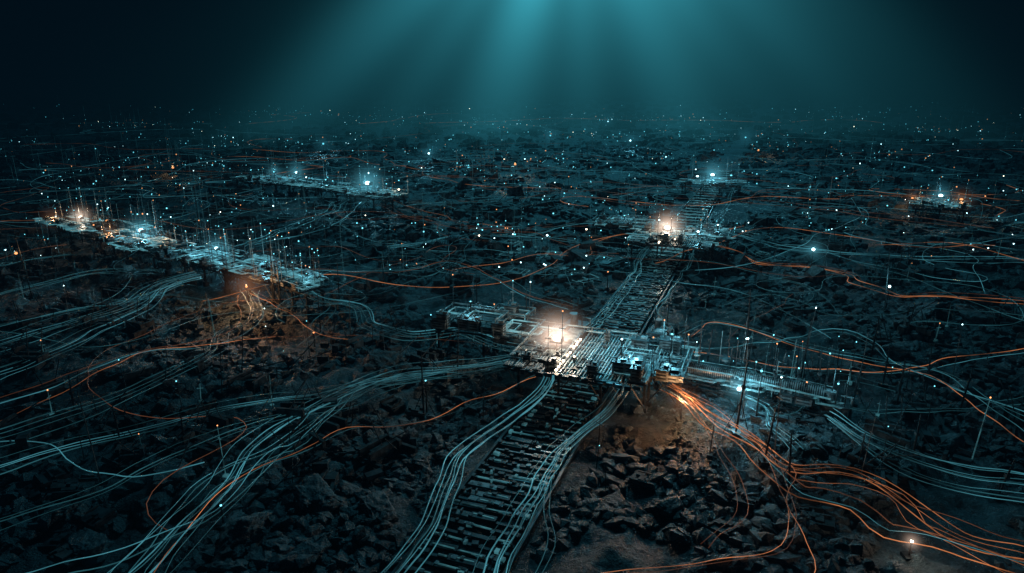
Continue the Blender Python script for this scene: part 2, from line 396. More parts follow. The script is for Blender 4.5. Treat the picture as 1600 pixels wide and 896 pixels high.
def platform(pos,L,W,h,seed,lamps,label,rot=TA,cabs=6,masts=4,detail=True,mastsc=1.,traces=3,loops=4,gap=.14,custom=None,rag=.62,rail=True,lmat=None,ch=1.):
    rnd=random.Random(seed)
    E=link('junction_platform',None,None,(pos[0],pos[1],0),(0,0,rot)); E.empty_display_size=.3
    top(E,label,'platform')
    b=MB()
    if custom: custom(b,h)
    else:
        nb=max(2,int(L/1.8)); xx=-L/2
        for i in range(nb):
            w=L/nb; f0=-W/2*rnd.uniform(rag,1.); f1=W/2*rnd.uniform(rag,1.); zz=h+rnd.choice([-.12,0,0,.1])+.004*i
            panels(b,xx,f0,xx+w,f1,zz,rnd,2,6,gap)
            b.box((xx+w/2,f0,zz-.07),(w-.02,.04,.06),0,1); b.box((xx+w/2,f1,zz-.07),(w-.02,.04,.06),0,1)
            for j in range(3): b.box((xx+w*(j+.5)/3,(f0+f1)/2,zz-.1),(.04,f1-f0-.08,.08),0,1)
            xx+=w
    for q in(-.22,.22): b.box((0,q*W,h-.25),(L*.98,.06,.07),0,1)
    link('deck',b.mesh('deck',[M_PALE,M_DARK,M_RUNG,E_WARM,M_GLOW]),E)
    b=MB(); rr=.014 if detail else .022
    for i in range(traces): trace(b,-L/2-.3,-W/2+.2,L/2+.3,W/2-.2,h+.22,rnd,rr,rnd.choice([2,3,4]))
    for i in range(loops):
        w,l=rnd.uniform(.7,1.7),rnd.uniform(.6,1.3); cx,cy=rnd.uniform(-L/2+w/2,L/2-w/2),rnd.uniform(-W/2+l/2,W/2-l/2); zz=h+.14+rnd.choice([0,.12,.25])
        for q in range(rnd.randint(1,3)): rloop(b,cx-w/2+q*.11,cy-l/2+q*.11,cx+w/2-q*.11,cy+l/2-q*.11,zz-.003*q,rr*.9,0,0 if q else zz-h-.06)
    if traces or loops: link('conduit',b.mesh('conduit',[lmat or M_GLOW]),E)
    if rail:
        b=MB(); yy=W*.36
        for i in range(int(L/.8)+1): b.box((-L/2+i*.8,yy,h+.22),(.022,.022,.42),0,0)
        b.tube([(-L/2,yy,h+.43),(L/2,yy,h+.43)],.011,5,0)
        link('railing',b.mesh('railing',[M_PALE]),E)
    legn=max(2,int(L/1.8))
    lb=MB(); lb.box((0,0,h/2-.17),(.09,.09,h-.1),0,0); lb.box((0,0,.02),(.26,.26,.3),0,1); lb.box((0,0,h-.34),(.2,.2,.1),0,0)
    lb.tube([(.0,.05,.2),(.7,.05,h-.3)],.02,4,0); lb.tube([(.0,-.05,.2),(-.7,-.05,h-.3)],.02,4,0)
    lm=lb.mesh('leg',[M_DARK,M_DARK])
    for i in range(legn+1):
        for yy in(-.22*W,.22*W): link('leg',lm,E,(-L/2+.2+i*(L-.4)/legn,yy,-.02))
    for i in range(cabs):
        w,l,hh=rnd.uniform(.2,.6)*ch,rnd.uniform(.2,.45)*ch,rnd.uniform(.12,.4)*ch
        link('equipment_cabinet',cabinet('equipment_cabinet',w,l,hh,rnd),E,(rnd.uniform(-L/2+.4,L/2-.4),rnd.choice([-1,1])*W*rnd.uniform(.24,.4),h+.05))
    for i in range(masts):
        b=MB(); hh=rnd.uniform(.6,2.4)*mastsc; b.tube([(0,0,0),(0,0,hh)],.02*mastsc**.5,5,0,rs=[.020,.009]); b.box((0,0,hh*.7),(.26,.02,.02),0,0)
        if rnd.random()<.5: b.ball((0,0,hh),.028,1)
        link('mast',b.mesh('mast',[M_DARK if rnd.random()<.65 else M_RUNG,rnd.choice([E_TEAL,E_TEAL,E_ORANGE])]),E,(rnd.uniform(-L/2,L/2),rnd.uniform(-W/2.5,W/2.5),h))
    for la in lamps:
        (lx,ly,lz,kind,en,hr)=la[:6]; r=la[6] if len(la)>6 else .09; up=la[7] if len(la)>7 else .3
        b=MB(); b.box((0,0,-.03),(r*3.2,r*2.4,.08),0,0); b.ball((0,0,r*.5),r,1,.7)
        for q in(-1,1): b.box((q*r*1.5,0,r*.4),(.04,r*2.2,r*1.2),0,0)
        b.tube([(0,0,-lz),(0,0,-.05)],.03,5,0)
        link('lamp',b.mesh('lamp',[M_DARK,EM[LM[kind]]]),E,(lx,ly,h+lz))
        k2='teal' if kind=='white' else kind
        if en: add_light(E,(lx,ly,h+lz+r*1.8+up),en,LC[k2])
        if hr: link('glow_halo',hm[k2],E,(lx,ly,h+lz+.1),(0,0,0),(hr,hr,hr))  # added glow sphere around the lamp
    return E
def local(E,P):
    a=-E[2]; dx,dy=P[0]-E[0],P[1]-E[1]
    return dx*math.cos(a)-dy*math.sin(a),dx*math.sin(a)+dy*math.cos(a)
def hubdeck(b,h):
    rnd=random.Random(3)
    x0,x1,y0,y1=-.55,1.9,-2.3,2.3
    b.box(((x0+x1)/2,(y0+y1)/2,h-.04),(x1-x0,y1-y0,.05),0,1)
    n=19
    for i in range(n):
        xx=x0+.1+(x1-x0-.2)*i/(n-1)
        if i%6==0: b.box((xx,(y0+y1)/2,h+.05),(.05,y1-y0,.10),0,0)
        else:
            yy=y0+.08
            while yy<y1-.2:
                l=rnd.uniform(.4,1.6); l=min(l,y1-.08-yy); b.box((xx,yy+l/2,h+.03+rnd.uniform(0,.02)),(.035,l*.95,.05),0,rnd.choice([2,2,0,0,4])); yy+=l
    for i in range(9): b.box(((x0+x1)/2,y0+(y1-y0)*i/8,h+.015),(x1-x0,.06,.05),0,0)
    for i in range(14): b.box((rnd.uniform(x0+.2,x1-.2),rnd.uniform(y0+.2,y1-.2),h+.09),(rnd.uniform(.06,.3),rnd.uniform(.06,.25),rnd.uniform(.05,.12)),0,rnd.choice([0,1]))
    x0,x1,y0,y1=-2.7,-.75,-1.5,1.7
    b.box(((x0+x1)/2,(y0+y1)/2,h-.02),(x1-x0,y1-y0,.07),0,1)
    panels(b,x0,y0,x1,y1,h+.05,rnd,2,6,.12)
    rloop(b,x0,y0,x1,y1,h+.13,.03,0)
    for i in range(12):
        if i not in(4,7): b.box((-.64+rnd.uniform(-.02,.02),-2.1+i*.3,h+.08),(.07,rnd.uniform(.05,.12),.04),0,3)
    b.box((-.64,-.6,h+.02),(.14,3.6,.06),0,1)
    for (a0,b0,a1,b1) in((-2.7,-2.4,-.75,-1.58),(-2.2,1.78,-.7,2.5),(2.0,-2.,2.7,1.6)):
        b.box(((a0+a1)/2,(b0+b1)/2,h-.05),(a1-a0,b1-b0,.05),0,1); panels(b,a0,b0,a1,b1,h,rnd,3,7,.1)
    for i in range(16): b.box((-2.5+i*.33,-2.42,h-.02+rnd.uniform(-.05,.03)),(rnd.uniform(.1,.28),.1,rnd.uniform(.08,.2)),0,rnd.choice([0,1,1]))
def armdeck(b,h):
    rnd=random.Random(8)
    for (a0,b0,a1,b1,z) in((-1.3,-2.1,.1,-.2,.0),(-1.3,-.1,.3,1.9,.08),(.2,-1.6,1.3,.1,.1),(.4,.2,1.3,1.5,.02)):
        b.box(((a0+a1)/2,(b0+b1)/2,h+z-.05),(a1-a0,b1-b0,.05),0,1); panels(b,a0,b0,a1,b1,h+z,rnd,3,8,.08)
        rloop(b,a0,b0,a1,b1,h+z+.12,.02,0); rloop(b,a0+.15,b0+.15,a1-.15,b1-.15,h+z+.18,.012,4)
def wingdeck(b,h):
    rnd=random.Random(18)
    for (a0,b0,a1,b1,z) in((-2.4,-.3,-1.0,1.3,.0),(-1.1,-1.0,.7,.5,.22),(.75,-1.4,2.4,.6,.0),(-.2,.55,1.6,1.6,.14)):
        b.box(((a0+a1)/2,(b0+b1)/2,h+z-.13),(a1-a0,b1-b0,.2),0,1); panels(b,a0,b0,a1,b1,h+z,rnd,3,8,.15)
        for q in range(3): rloop(b,a0+q*.2,b0+q*.2,a1-q*.2,b1-q*.2,h+z+.34-.1*q,.024-.004*q,[0,4,1][q],.3-.1*q)
pl=local((PA.x,PA.y,TA),G(870,530,1.9))
platform((PA.x,PA.y),5.4,5.0,1.5,11,[(pl[0],pl[1],.35,'warm',340,2.5,.16,.7),(-.2,-1.2,.3,'warm',70,0,.04,.4),(1.3,.2,.7,'white',100,0,.04,.6)],'metal deck bridging the track beside a glaring warm lamp',cabs=6,masts=3,traces=1,loops=0,custom=hubdeck)
p=G(1022,570,1.3); platform((p.x,p.y),2.6,4.2,1.42,23,[(.5,.8,.9,'teal',110,0,.05,.5),(-.5,-1.4,.4,'white',30,0,.035)],'crowded machinery platform with pale cabinets and short masts',cabs=12,masts=7,traces=1,loops=1,custom=armdeck,ch=1.4)
p=G(765,508,1.4); platform((p.x,p.y),4.8,3.2,1.4,37,[(-1.0,.2,.9,'teal',90,0,.04,.5)],'platform wing carrying looped conduits and boxes',cabs=10,masts=5,traces=1,loops=1,custom=wingdeck,ch=1.5)
platform((PB.x,PB.y),5.6,4.6,1.5,41,[(-.5,.4,.5,'warm',280,2.6,.18,.5),(1.6,.1,.5,'white',70,0),(.3,-1.4,.2,'warm',36,0,.05)],'metal crossing deck with a bright warm lamp over the track',cabs=12,masts=8,detail=False,custom=hubdeck,ch=1.2)
p=G(975,352,1.2); platform((p.x,p.y),5.,3.2,1.2,43,[(0,0,.7,'teal',60,0,.06)],'low outlying deck beside the track crossing',cabs=9,masts=8,detail=False,custom=wingdeck,traces=1)
p=G(1112,372,1.2); platform((p.x,p.y),2.6,4.,1.42,44,[(.3,.5,.6,'white',50,0,.06)],'small machinery deck joined to the track crossing',cabs=8,masts=5,detail=False,custom=armdeck,traces=1)
platform((PC.x,PC.y),6.,6.,1.4,47,[(0,0,.8,'white',420,3.4,.2),(-1.5,0,.6,'white',0,0,.14),(1.8,.5,.8,'teal',0,0,.12)],'distant crossing deck lit by white lamps',cabs=12,masts=8,mastsc=1.4,detail=False,rag=.4,gap=.4)
CH=-.63
for i,(px,py,L,W,lam,lab,rt,det,gp) in enumerate([
 (128,350,8,4.2,[(0,0,.5,'warm',150,1.8,.12),(2.4,.8,.4,'orange',0,0,.1),(-2.4,-1,.3,'orange',170,1.8,.08)],'hazy deck lit orange among thin masts',CH,0,.5),
 (218,376,7.6,4.4,[(0,.2,.6,'white',280,2.4,.18),(-2.4,-.8,.3,'orange',180,1.6,.1),(2.6,.4,.3,'orange',110,0,.08)],'broad deck with several white and orange lamps',CH,0,.4),
 (322,403,7.,3.8,[(.8,.3,.6,'white',190,1.8,.11),(-2,.2,.4,'teal',70,0,.06)],'teal lit deck bristling with masts and boxes',CH,1,.4),
 (405,422,4.8,3.4,[(.3,.3,.5,'teal',100,0,.05)],'boxy machinery deck linked by conduits',CH,1,.4),
 (468,442,3.2,2.2,[(.3,.3,.5,'teal',40,0,.04)],'small end deck where a cable bundle leaves',CH-.1,1,.45),
 (430,283,10,4,[(0,0,.9,'teal',190,2.,.12),(2.6,.6,.9,'white',200,2.6,.15),(-4,.5,.8,'teal',0,0,.1)],'distant long deck with rows of teal lamps',-.48,0,.5),
 (510,292,8,3.6,[(0,0,.7,'teal',170,0,.1),(-3,.4,.7,'white',0,0,.1)],'distant narrow deck joining two lit decks',-.48,0,.5),
 (578,303,7,4,[(-.2,0,.9,'white',360,3.8,.25),(3,.6,.5,'warm',110,0,.1)],'distant deck with a glaring white lamp',-.48,0,.5),
 (1467,322,4,3.,[(0,0,.8,'white',110,2.2,.18),(1.7,.6,.5,'orange',190,2.2,.14),(-2,.6,.4,'orange',150,1.6,.1)],'distant deck with white and orange lamps',TA,0,.6)]):
    P=G(px,py,1.3); EXCL.append((P,L*.6))
    platform((P.x,P.y),L,W,1.25+.03*(i%3),60+i,lam,lab,rot=rt,cabs=12,masts=16,mastsc=1.15,detail=bool(det),traces=3,loops=7,gap=gp,rag=.45)
# small wrecked frames scattered low over the plain
fm=[]
for k in range(7):
    rnd=random.Random(400+k); b=MB(); L,W=rnd.uniform(2.,4.5),rnd.uniform(1.,2.2)
    for i in range(rnd.randint(1,3)):
        a0=rnd.uniform(-L/2,L/4); b0=rnd.uniform(-W/2,0); rloop(b,a0,b0,a0+rnd.uniform(.6,1.6),b0+rnd.uniform(.5,1.1),rnd.uniform(.12,.3),.016,2,.2)
    for i in range(9): b.box((rnd.uniform(-L/2,L/2),rnd.uniform(-W/2,W/2),.08),(rnd.uniform(.15,.8),rnd.uniform(.15,.6),rnd.uniform(.15,.4)),rnd.gauss(0,.2),rnd.choice([0,1]))
    b.box((0,0,.06),(L,.08,.12),0,1); b.box((0,0,.05),(.08,W,.1),0,1)
    for i in range(rnd.randint(3,6)):
        x,y=rnd.uniform(-L/2,L/2),rnd.uniform(-W/2,W/2); hh=rnd.uniform(.4,1.5); b.tube([(x,y,0),(x,y,hh)],.011,4,rnd.choice([1,1,6]))
        if rnd.random()<.6: b.ball((x,y,hh*rnd.uniform(.2,1)),.04,rnd.choice([3,3,4,5]))
    fm.append(b.mesh('wrecked_frame',[M_SLAB,M_DARK,M_RUNG,E_TEAL,E_WHITE,E_ORANGE,M_CT2]))
frames=[]
while len(frames)<70:
    py=195+240*random.random(); P=G(random.uniform(-20,1620),py)
    if fbm(np.array([P.x/(P.y*.12)]),np.array([math.log(P.y)*12]),2,12)[0]<.50: continue
    if not free(P.x,P.y,1.5): continue
    frames.append(P); s=.8+P.y/200
    o=link('wrecked_frame',random.choice(fm),None,(P.x,P.y,h1(P.x,P.y)-.05),(0,0,random.choice([TA,CH,TA+math.pi/2])+random.gauss(0,.4)),(s,s,s))
    top(o,'low dark wrecked frame with thin wires and lights','wreckage','wreckage scattered over the plain')
def work_lamp(px,py,z,kind,en,hr,label,r=.12,hk=None):
    P=G(px,py,z); E=link('ground_lamp',None,None,(P.x,P.y,h1(P.x,P.y)),(0,0,0)); top(E,label,'lamp')
    zz=z-E.location.z
    b=MB(); b.tube([(0,0,-.1),(0,0,zz-r)],.025,6,0,rs=[.035,.016]); b.box((0,0,-.02),(.3,.3,.1),0,0); link('post',b.mesh('post',[M_DARK]),E)
    b=MB(); b.ball((0,0,0),r,1,.9); b.box((0,0,r+.02),(r*1.2,r*1.2,.03),0,0); b.box((0,0,-r-.02),(r*1.2,r*1.2,.04),0,0); link('lamp',b.mesh('lamp',[M_DARK,EM[LM[kind]]]),E,(0,0,zz))
    k2='teal' if kind=='white' else kind
    if en: add_light(E,(0,-.05,zz+r+.15),en,LC[k2])
    if hr: link('glow_halo',hm[hk or k2],E,(0,0,zz),(0,0,0),(hr,hr,hr))  # emissive sphere added as the lamp's bloom
work_lamp(1066,628,1.0,'orange',210,1.4,'orange lamp on a short post under the deck edge',.04)
work_lamp(385,448,1.4,'orange',330,2.4,'orange lamp glowing under the deck on rubble',.06)
work_lamp(1155,608,1.1,'white',120,1.5,'white lamp on a post beside the ribbed pipe',.085)
work_lamp(1190,580,2.1,'teal',50,0,'small teal lamp on a tall post',.04)
work_lamp(1271,390,1.5,'white',45,1.6,'lone white lamp on a post between cables',.11)
work_lamp(1390,448,1.2,'white',18,0,'small white lamp on a post beside orange cables',.07)
work_lamp(855,368,1.3,'white',0,0,'small white lamp on a thin post',.07)
work_lamp(950,425,1.2,'orange',0,0,'small orange lamp on a thin post',.04)
work_lamp(345,790,.6,'teal',1.5,0,'low teal lamp beside a boulder',.03)
work_lamp(1425,846,.5,'warm',16,.6,'low warm lamp beside orange cables',.04)
work_lamp(25,396,2.4,'orange',30,0,'orange lamp on a tall leaning post',.08)
work_lamp(490,520,.6,'orange',12,0,'small orange lamp low over rubble',.04)
work_lamp(1310,600,1.6,'teal',30,0,'small teal lamp on a mast',.035)
work_lamp(665,595,1.2,'teal',0,0,'small teal lamp on a thin mast',.03)
for px,py,k,e in((505,225,'teal',500),(670,240,'white',350),(860,212,'teal',0),(985,220,'white',600),(805,257,'orange',300),(1185,235,'orange',400),(270,262,'orange',300),(1165,215,'teal',0),(950,190,'white',0)):
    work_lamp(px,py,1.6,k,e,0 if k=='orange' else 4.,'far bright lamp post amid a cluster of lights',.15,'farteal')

# ribbed pipe, scaffold and pumps
a=G(1065,572,1.0); c=G(1290,615,1.0)
dirv=(c-a); Lp=dirv.length; dirv.normalize(); ang=math.atan2(dirv.y,dirv.x)
mid=(a+c)/2
platform((mid.x,mid.y),Lp+.6,1.7,.62,91,[],'low open scaffold carrying a ribbed pipe',rot=ang,cabs=9,masts=8,mastsc=.8,traces=2,loops=2,gap=.6,rag=.4,rail=False,lmat=M_RUNG)
E=link('ribbed_pipe',None,None,(a.x,a.y,0),(0,0,ang)); top(E,'long ribbed grey pipe resting on trestles','pipe')
b=MB(); b.tube([(0,0,1.),(Lp,0,1.)],.22,14,0); link('pipe_body',b.mesh('pipe_body',[M_SLAB],True),E)
b=MB(); n=int(Lp/.075)
for i in range(n): b.tube([(i*.075+.01,0,1.),(i*.075+.045,0,1.)],.25,14,0)
link('pipe_ribs',b.mesh('pipe_ribs',[M_PALE]),E)
b=MB(); b.box((0,-.2,.35),(.08,.08,.9),0,0); b.box((0,.2,.35),(.08,.08,.9),0,0); b.box((0,0,.71),(.1,.55,.07),0,0); b.box((0,0,0.),(.3,.7,.12),0,0)
tm=b.mesh('trestle',[M_DARK])
for i in range(5): link('trestle',tm,E,(.4+i*(Lp-.8)/4,0,0))
b=MB()
for q in(-.42,-.36,.42): b.tube([(-.3,q,1.15),(Lp*.4,q,1.2),(Lp*.45,q*1.4,1.2),(Lp+.2,q*1.4,1.05)],.012,5,0)
link('conduit',b.mesh('conduit',[M_GLOW]),E)
def machine(px,py,z,s,seed,label):
    rnd=random.Random(seed); P=G(px,py,z); E=link('pump_machine',None,None,(P.x,P.y,h1(P.x,P.y)),(0,0,ang)); top(E,label,'machine')
    b=MB(); b.box((0,0,.35*s),(1.0*s,.7*s,.7*s),0,0); b.box((0,0,.73*s),(1.1*s,.8*s,.06*s),0,1)
    for i in range(5): b.box((-.4*s+i*.2*s,-.36*s,.35*s),(.06*s,.04*s,.5*s),0,1)
    link('casing',b.mesh('casing',[M_SLAB,M_DARK]),E)
    b=MB(); b.tube([(-.2*s,0,.7*s),(-.2*s,0,1.15*s)],.16*s,12,0); b.tube([(-.2*s,0,1.15*s),(-.2*s,0,1.22*s)],.22*s,12,0); b.tube([(.2*s,.1*s,.7*s),(.2*s,.1*s,1.05*s),(.6*s,.1*s,1.05*s),(.6*s,.1*s,.1*s)],.06*s,8,0)
    link('valve_stack',b.mesh('valve_stack',[M_PALE]),E)
    b=MB(); 
    for q in(-1,1): b.box((q*.5*s,0,0),(.12*s,.9*s,.3*s),0,0)
    b.box((0,0,.02),(1.0*s,.3*s,.1*s),0,0)
    link('base_frame',b.mesh('base_frame',[M_DARK]),E)
    for i in range(3): 
        b=MB(); b.tube([(0,0,0),(0,0,rnd.uniform(.8,1.8)*s)],.018,5,0); link('mast',b.mesh('mast',[M_DARK]),E,(rnd.uniform(-.4,.4)*s,rnd.uniform(-.3,.3)*s,.7*s))
machine(1140,588,.6,1.,1,'grey boxy pump machine beside the ribbed pipe')
machine(1303,640,.5,.9,2,'grey boxy pump at the end of the ribbed pipe')
machine(903,488,1.2,1.,3,'tall grey machine standing behind the lit deck')
machine(1035,495,1.2,.9,4,'grey machine with stack beside the track')
machine(690,492,.8,.9,5,'boxy machine at the end of the platform wing')
for k,(px,py,hh,lean) in enumerate([(1088,612,3.,0),(1100,596,2.4,.05),(1148,690,3.2,.04),(1166,560,3.4,-.03),(1192,735,2.,.06),(1232,762,1.8,-.05),(822,540,3.2,0),(715,600,2.2,.04),(662,645,2.6,0),(430,480,4.,.02),(440,486,3.2,.0),(372,446,3.,-.02),(745,486,2.6,0),(50,462,4.2,-.22),(1205,640,2.4,0),(1250,600,2.6,.03),(1275,640,2.2,-.03),(1330,640,1.8,.05),(1425,720,1.6,0),(1560,770,1.4,.1),(1400,640,2.2,.0),(120,660,1.6,.1),(190,700,1.4,-.1),(290,700,1.2,0),(500,505,2.2,0),(530,470,2.4,.03),(600,450,2.2,0),(362,330,4,0),(310,345,3.6,0),(480,420,3.2,0),(1360,560,2.2,.03),(1450,600,2.,-.04),(1380,600,1.8,0),(1500,640,1.8,.05)]):
    P=G(px,py); z=h1(P.x,P.y); b=MB(); r=.032 if py>540 else .028
    b.tube([(0,0,-.2),(0,0,hh*.55),(0,0,hh)],r,6,0,rs=[r*1.2,r,r*.5]); b.box((0,0,hh*.56),(.12,.12,.1),0,1); b.box((0,0,hh*.85),(.34,.03,.03),k*.7,1); b.box((0,0,.04),(.28,.28,.14),0,0)
    for q in(-1,1): b.tube([(q*.45,0,0),(0,0,hh*.4)],.012,4,0)
    E=link('tall_pole',b.mesh('tall_pole',[M_DARK,M_SLAB]),None,(P.x,P.y,z),(lean,lean,0)); top(E,'tall dark braced pole standing in the rubble','pole','tall poles among the cables')

# ------------------------------------------------------------------ cables
def cr(P,step=.35):
    out=[]; P=[P[0]*2-P[1]]+P+[P[-1]*2-P[-2]]
    for i in range(1,len(P)-2):
        a,b_,c_,d=P[i-1],P[i],P[i+1],P[i+2]; n=max(2,int((c_-b_).length/step))
        for k in range(n):
            t=k/n
            out.append(.5*((2*b_)+(c_-a)*t+(2*a-5*b_+4*c_-d)*t*t+(3*b_-a-3*c_+d)*t**3))
    out.append(P[-2]); return out
cid=[0]
def cable(path,r,m,label,group):
    xs_=np.array([p[0] for p in path]); ys_=np.array([p[1] for p in path]); hz=H(xs_,ys_)
    pad=np.pad(hz,4,mode='edge'); mx=np.max(np.stack([pad[i:i+len(hz)] for i in range(9)]),0)
    mx=np.convolve(np.pad(mx,4,mode='edge'),np.ones(9)/9,'valid')
    zz=np.maximum(np.array([p[2] for p in path]),mx+.26)
    zz=np.convolve(np.pad(zz,2,mode='edge'),np.ones(5)/5,'valid')
    pts=[(p[0],p[1],float(zz[i])) for i,p in enumerate(path)]
    b=MB(); b.tube(pts,r,6,0); o=link('cable',b.mesh('cable',[m],True)); top(o,label,'cable',group)
LAB={M_CT:'pale teal cable snaking over the rubble',M_CT2:'dim teal cable lying over dark rock',M_CO:'copper cable with added glow winding over the seabed',M_CO2:'dim copper cable winding over rubble'}
RS=.52
def bundle(pp,n,sp,m,r=.03,wob=.18,z=.4,mats=None):
    cid[0]+=1; s0=cid[0]*13
    P=[G(q[0],q[1],q[2] if len(q)>2 else z) for q in pp]
    base=cr(P,.3); 
    dist=[0]
    for i in range(1,len(base)): dist.append(dist[-1]+(base[i]-base[i-1]).length)
    da=np.array(dist); T=da[-1]
    sh=(fbm(da/2.4,np.full_like(da,s0*1.),2,3)-.5)*3.2*wob+(vn(da/1.1,np.full_like(da,s0*1.),2)-.5)*.16
    for k in range(n):
        off=(k-(n-1)/2)*sp*random.uniform(.7,1.35)
        w=sh+(fbm(da/2.6,np.full_like(da,k*3.1+s0),2,3)-.5)*1.6*wob+(fbm(da/7.,np.full_like(da,k*1.7+s0),2,8)-.5)*wob*2.8
        jit=(fbm(da/.9,np.full_like(da,k*5.1+s0),2,4)-.5)*.09
        path=[]
        for i,p in enumerate(base):
            t=(base[min(i+1,len(base)-1)]-base[max(i-1,0)]); t.z=0
            if t.length<1e-6: t=Vector((1,0,0))
            t.normalize(); nn=Vector((-t.y,t.x,0)); q=p+nn*(off*(.75+.5*float(da[i]/max(T,1)))+float(w[i]+jit[i])); q.z+=.05*math.sin(k*2.1+da[i]*.5)
            path.append(q)
        mm=mats[k%len(mats)] if mats else m
        if mm is M_CT and random.random()<.3: mm=M_CT2
        cable(path,RS*r*random.choice([.6,.8,1.,1.3]),mm,LAB[mm],'cables running over the seabed')
bundle([(868,562,1.6),(852,605,.9),(800,655),(732,700),(700,760),(662,830),(612,900),(560,970)],6,.13,M_CT,.030,.08)
bundle([(985,590,1.6),(962,632,.9),(900,680),(855,730),(832,790),(795,850),(768,905),(740,970)],7,.12,M_CT,.030,.08)
bundle([(900,680),(860,730),(848,800),(850,850),(825,915)],2,.12,M_CT2,.022,.08)
bundle([(1024,372,1.6),(1004,402),(980,440),(955,482),(920,512,1.2)],4,.16,M_CT,.034,.1)
bundle([(1092,374,1.6),(1079,412),(1050,450),(1026,482),(1040,512,1.)],3,.16,M_CT,.034,.1)
bundle([(1096,292,1.4),(1074,320),(1046,352,1.2)],2,.3,M_CT,.045,.08)
bundle([(1146,292,1.4),(1135,322),(1121,352,1.2)],2,.3,M_CT,.045,.08)
bundle([(845,552,1.6),(780,568,.9),(700,578,.7),(620,585,.6),(540,612,.5),(470,650),(400,700),(352,760),(290,820),(215,900),(150,960)],6,.19,M_CT,.024,.15)
bundle([(830,555,1.5),(700,578,.8),(600,592,.6),(500,615,.5),(400,632),(250,665),(100,700),(-40,745)],4,.2,M_CT,.024,.15)
bundle([(470,445,1.2),(500,468,.8),(560,480,.6),(582,507,.6),(640,525,.7),(720,518,.9),(760,530,1.2),(830,552,1.3)],5,.18,M_CT,.028,.12)
bundle([(385,450,1.1),(395,480,.6),(388,505),(345,522),(330,560),(250,602),(130,650),(-30,695)],4,.22,M_CT,.028,.15)
bundle([(305,425,1.1),(235,447,.7),(195,478),(120,505),(-30,545)],5,.35,M_CT,.026,.2)
bundle([(315,432,1.1),(255,452,.7),(210,488),(110,540),(-30,595)],5,.35,M_CT,.026,.2)
bundle([(250,425,1.),(150,425),(60,445),(-30,470)],3,.35,M_CT2,.03,.2)
bundle([(380,385,1.2),(440,360),(505,335),(545,312),(590,306,1.2)],3,.5,M_CT,.04,.25)
bundle([(400,382,1.2),(475,366),(528,342),(550,316,1.)],2,.5,M_CT,.04,.25)
bundle([(605,386),(700,376),(800,372),(900,352),(955,348,1.)],3,.35,M_CT,.036,.25)
bundle([(598,318,1.),(640,340),(720,352),(800,360),(870,352),(960,345)],2,.5,M_CO2,.034,.3)
bundle([(610,312,1.),(650,325),(720,345),(800,356)],1,.5,M_CO,.026,.3)
bundle([(480,420,1.),(600,425,.6),(700,408,.6),(770,432,.6),(830,460,.6),(895,480,1.)],3,.3,M_CT2,.028,.25,mats=[M_CT,M_CO2,M_CT2])
bundle([(400,455,.8),(450,487),(490,520),(560,530)],2,.2,M_CO,.02,.2,mats=[M_CO,M_CO2])
bundle([(385,527),(480,530),(600,525),(700,530,.8),(760,535,1.2)],1,.2,M_CO2,.022,.2)
bundle([(430,525),(280,550),(150,600),(-30,660)],1,.2,M_CO,.018,.3)
bundle([(840,590,1.),(740,630,.6),(640,655),(560,668),(480,700),(400,740),(350,800),(265,900)],2,.3,M_CO,.016,.25,mats=[M_CO,M_CT2])
bundle([(320,730),(260,745),(160,745),(60,700),(-30,700)],1,.2,M_CT,.022,.25)
bundle([(830,560,1.4),(720,582,.8),(620,592,.6),(560,605,.5),(470,690),(420,710),(330,800),(200,870),(-30,930)],2,.35,M_CT,.022,.2)
bundle([(830,560,1.4),(720,584,.8),(620,598,.6),(540,625,.5),(440,700),(330,760),(240,860),(180,930)],3,.3,M_CT,.022,.2)
bundle([(620,592,.6),(500,640),(300,700),(160,770),(-30,830)],3,.3,M_CT2,.022,.2)
bundle([(-30,520),(100,490),(200,470),(280,440,.8)],4,.3,M_CT,.025,.2)
bundle([(-30,420),(60,405),(130,395,1.)],2,.4,M_CT2,.034,.3)
bundle([(470,450,1.),(490,465),(520,480),(500,510),(470,540)],2,.3,M_CT2,.024,.25)
bundle([(-30,640),(80,605),(200,560),(330,535),(390,500),(390,455,1.)],3,.3,M_CT2,.024,.2,mats=[M_CT,M_CT2,M_CO2])
bundle([(-30,350),(90,342,1.),(180,352,1.2)],2,.4,M_CO2,.036,.3)
# right
bundle([(1110,362,1.3),(1160,370),(1220,386),(1300,396),(1400,400),(1640,408)],3,.4,M_CT,.036,.3)
bundle([(1120,382,1.2),(1165,398),(1182,412),(1250,415),(1330,430),(1400,465),(1500,462),(1640,478)],3,.35,M_CO,.022,.3,mats=[M_CO,M_CO,M_CO2])
bundle([(1050,545,1.3),(1150,560,.9),(1250,572,.6),(1400,582),(1500,562),(1640,540)],2,.3,M_CT2,.024,.25,mats=[M_CT,M_CO])
bundle([(1060,520,1.),(1120,505,.8),(1250,540),(1350,565),(1450,582),(1540,630),(1640,690)],3,.3,M_CT,.024,.25,mats=[M_CO,M_CT,M_CT2])
bundle([(1060,545,1.2),(1130,545,1.),(1290,520),(1350,532),(1400,570),(1480,600),(1640,660)],2,.3,M_CT,.024,.25)
bundle([(1045,560,1.3),(1120,580,.8),(1200,640),(1300,600),(1400,612)],2,.3,M_CT2,.022,.3)
bundle([(1290,645,.8),(1340,680),(1440,720),(1520,740),(1640,755)],5,.2,M_CT,.022,.15)
bundle([(1300,650,.8),(1360,700),(1430,745),(1520,770),(1640,790)],3,.24,M_CT,.022,.15)
bundle([(1165,615,.9),(1190,645),(1215,680),(1250,712)],4,.14,M_CT,.022,.1)
bundle([(1310,640,.8),(1400,650),(1500,640),(1640,620)],2,.3,M_CT2,.022,.2)
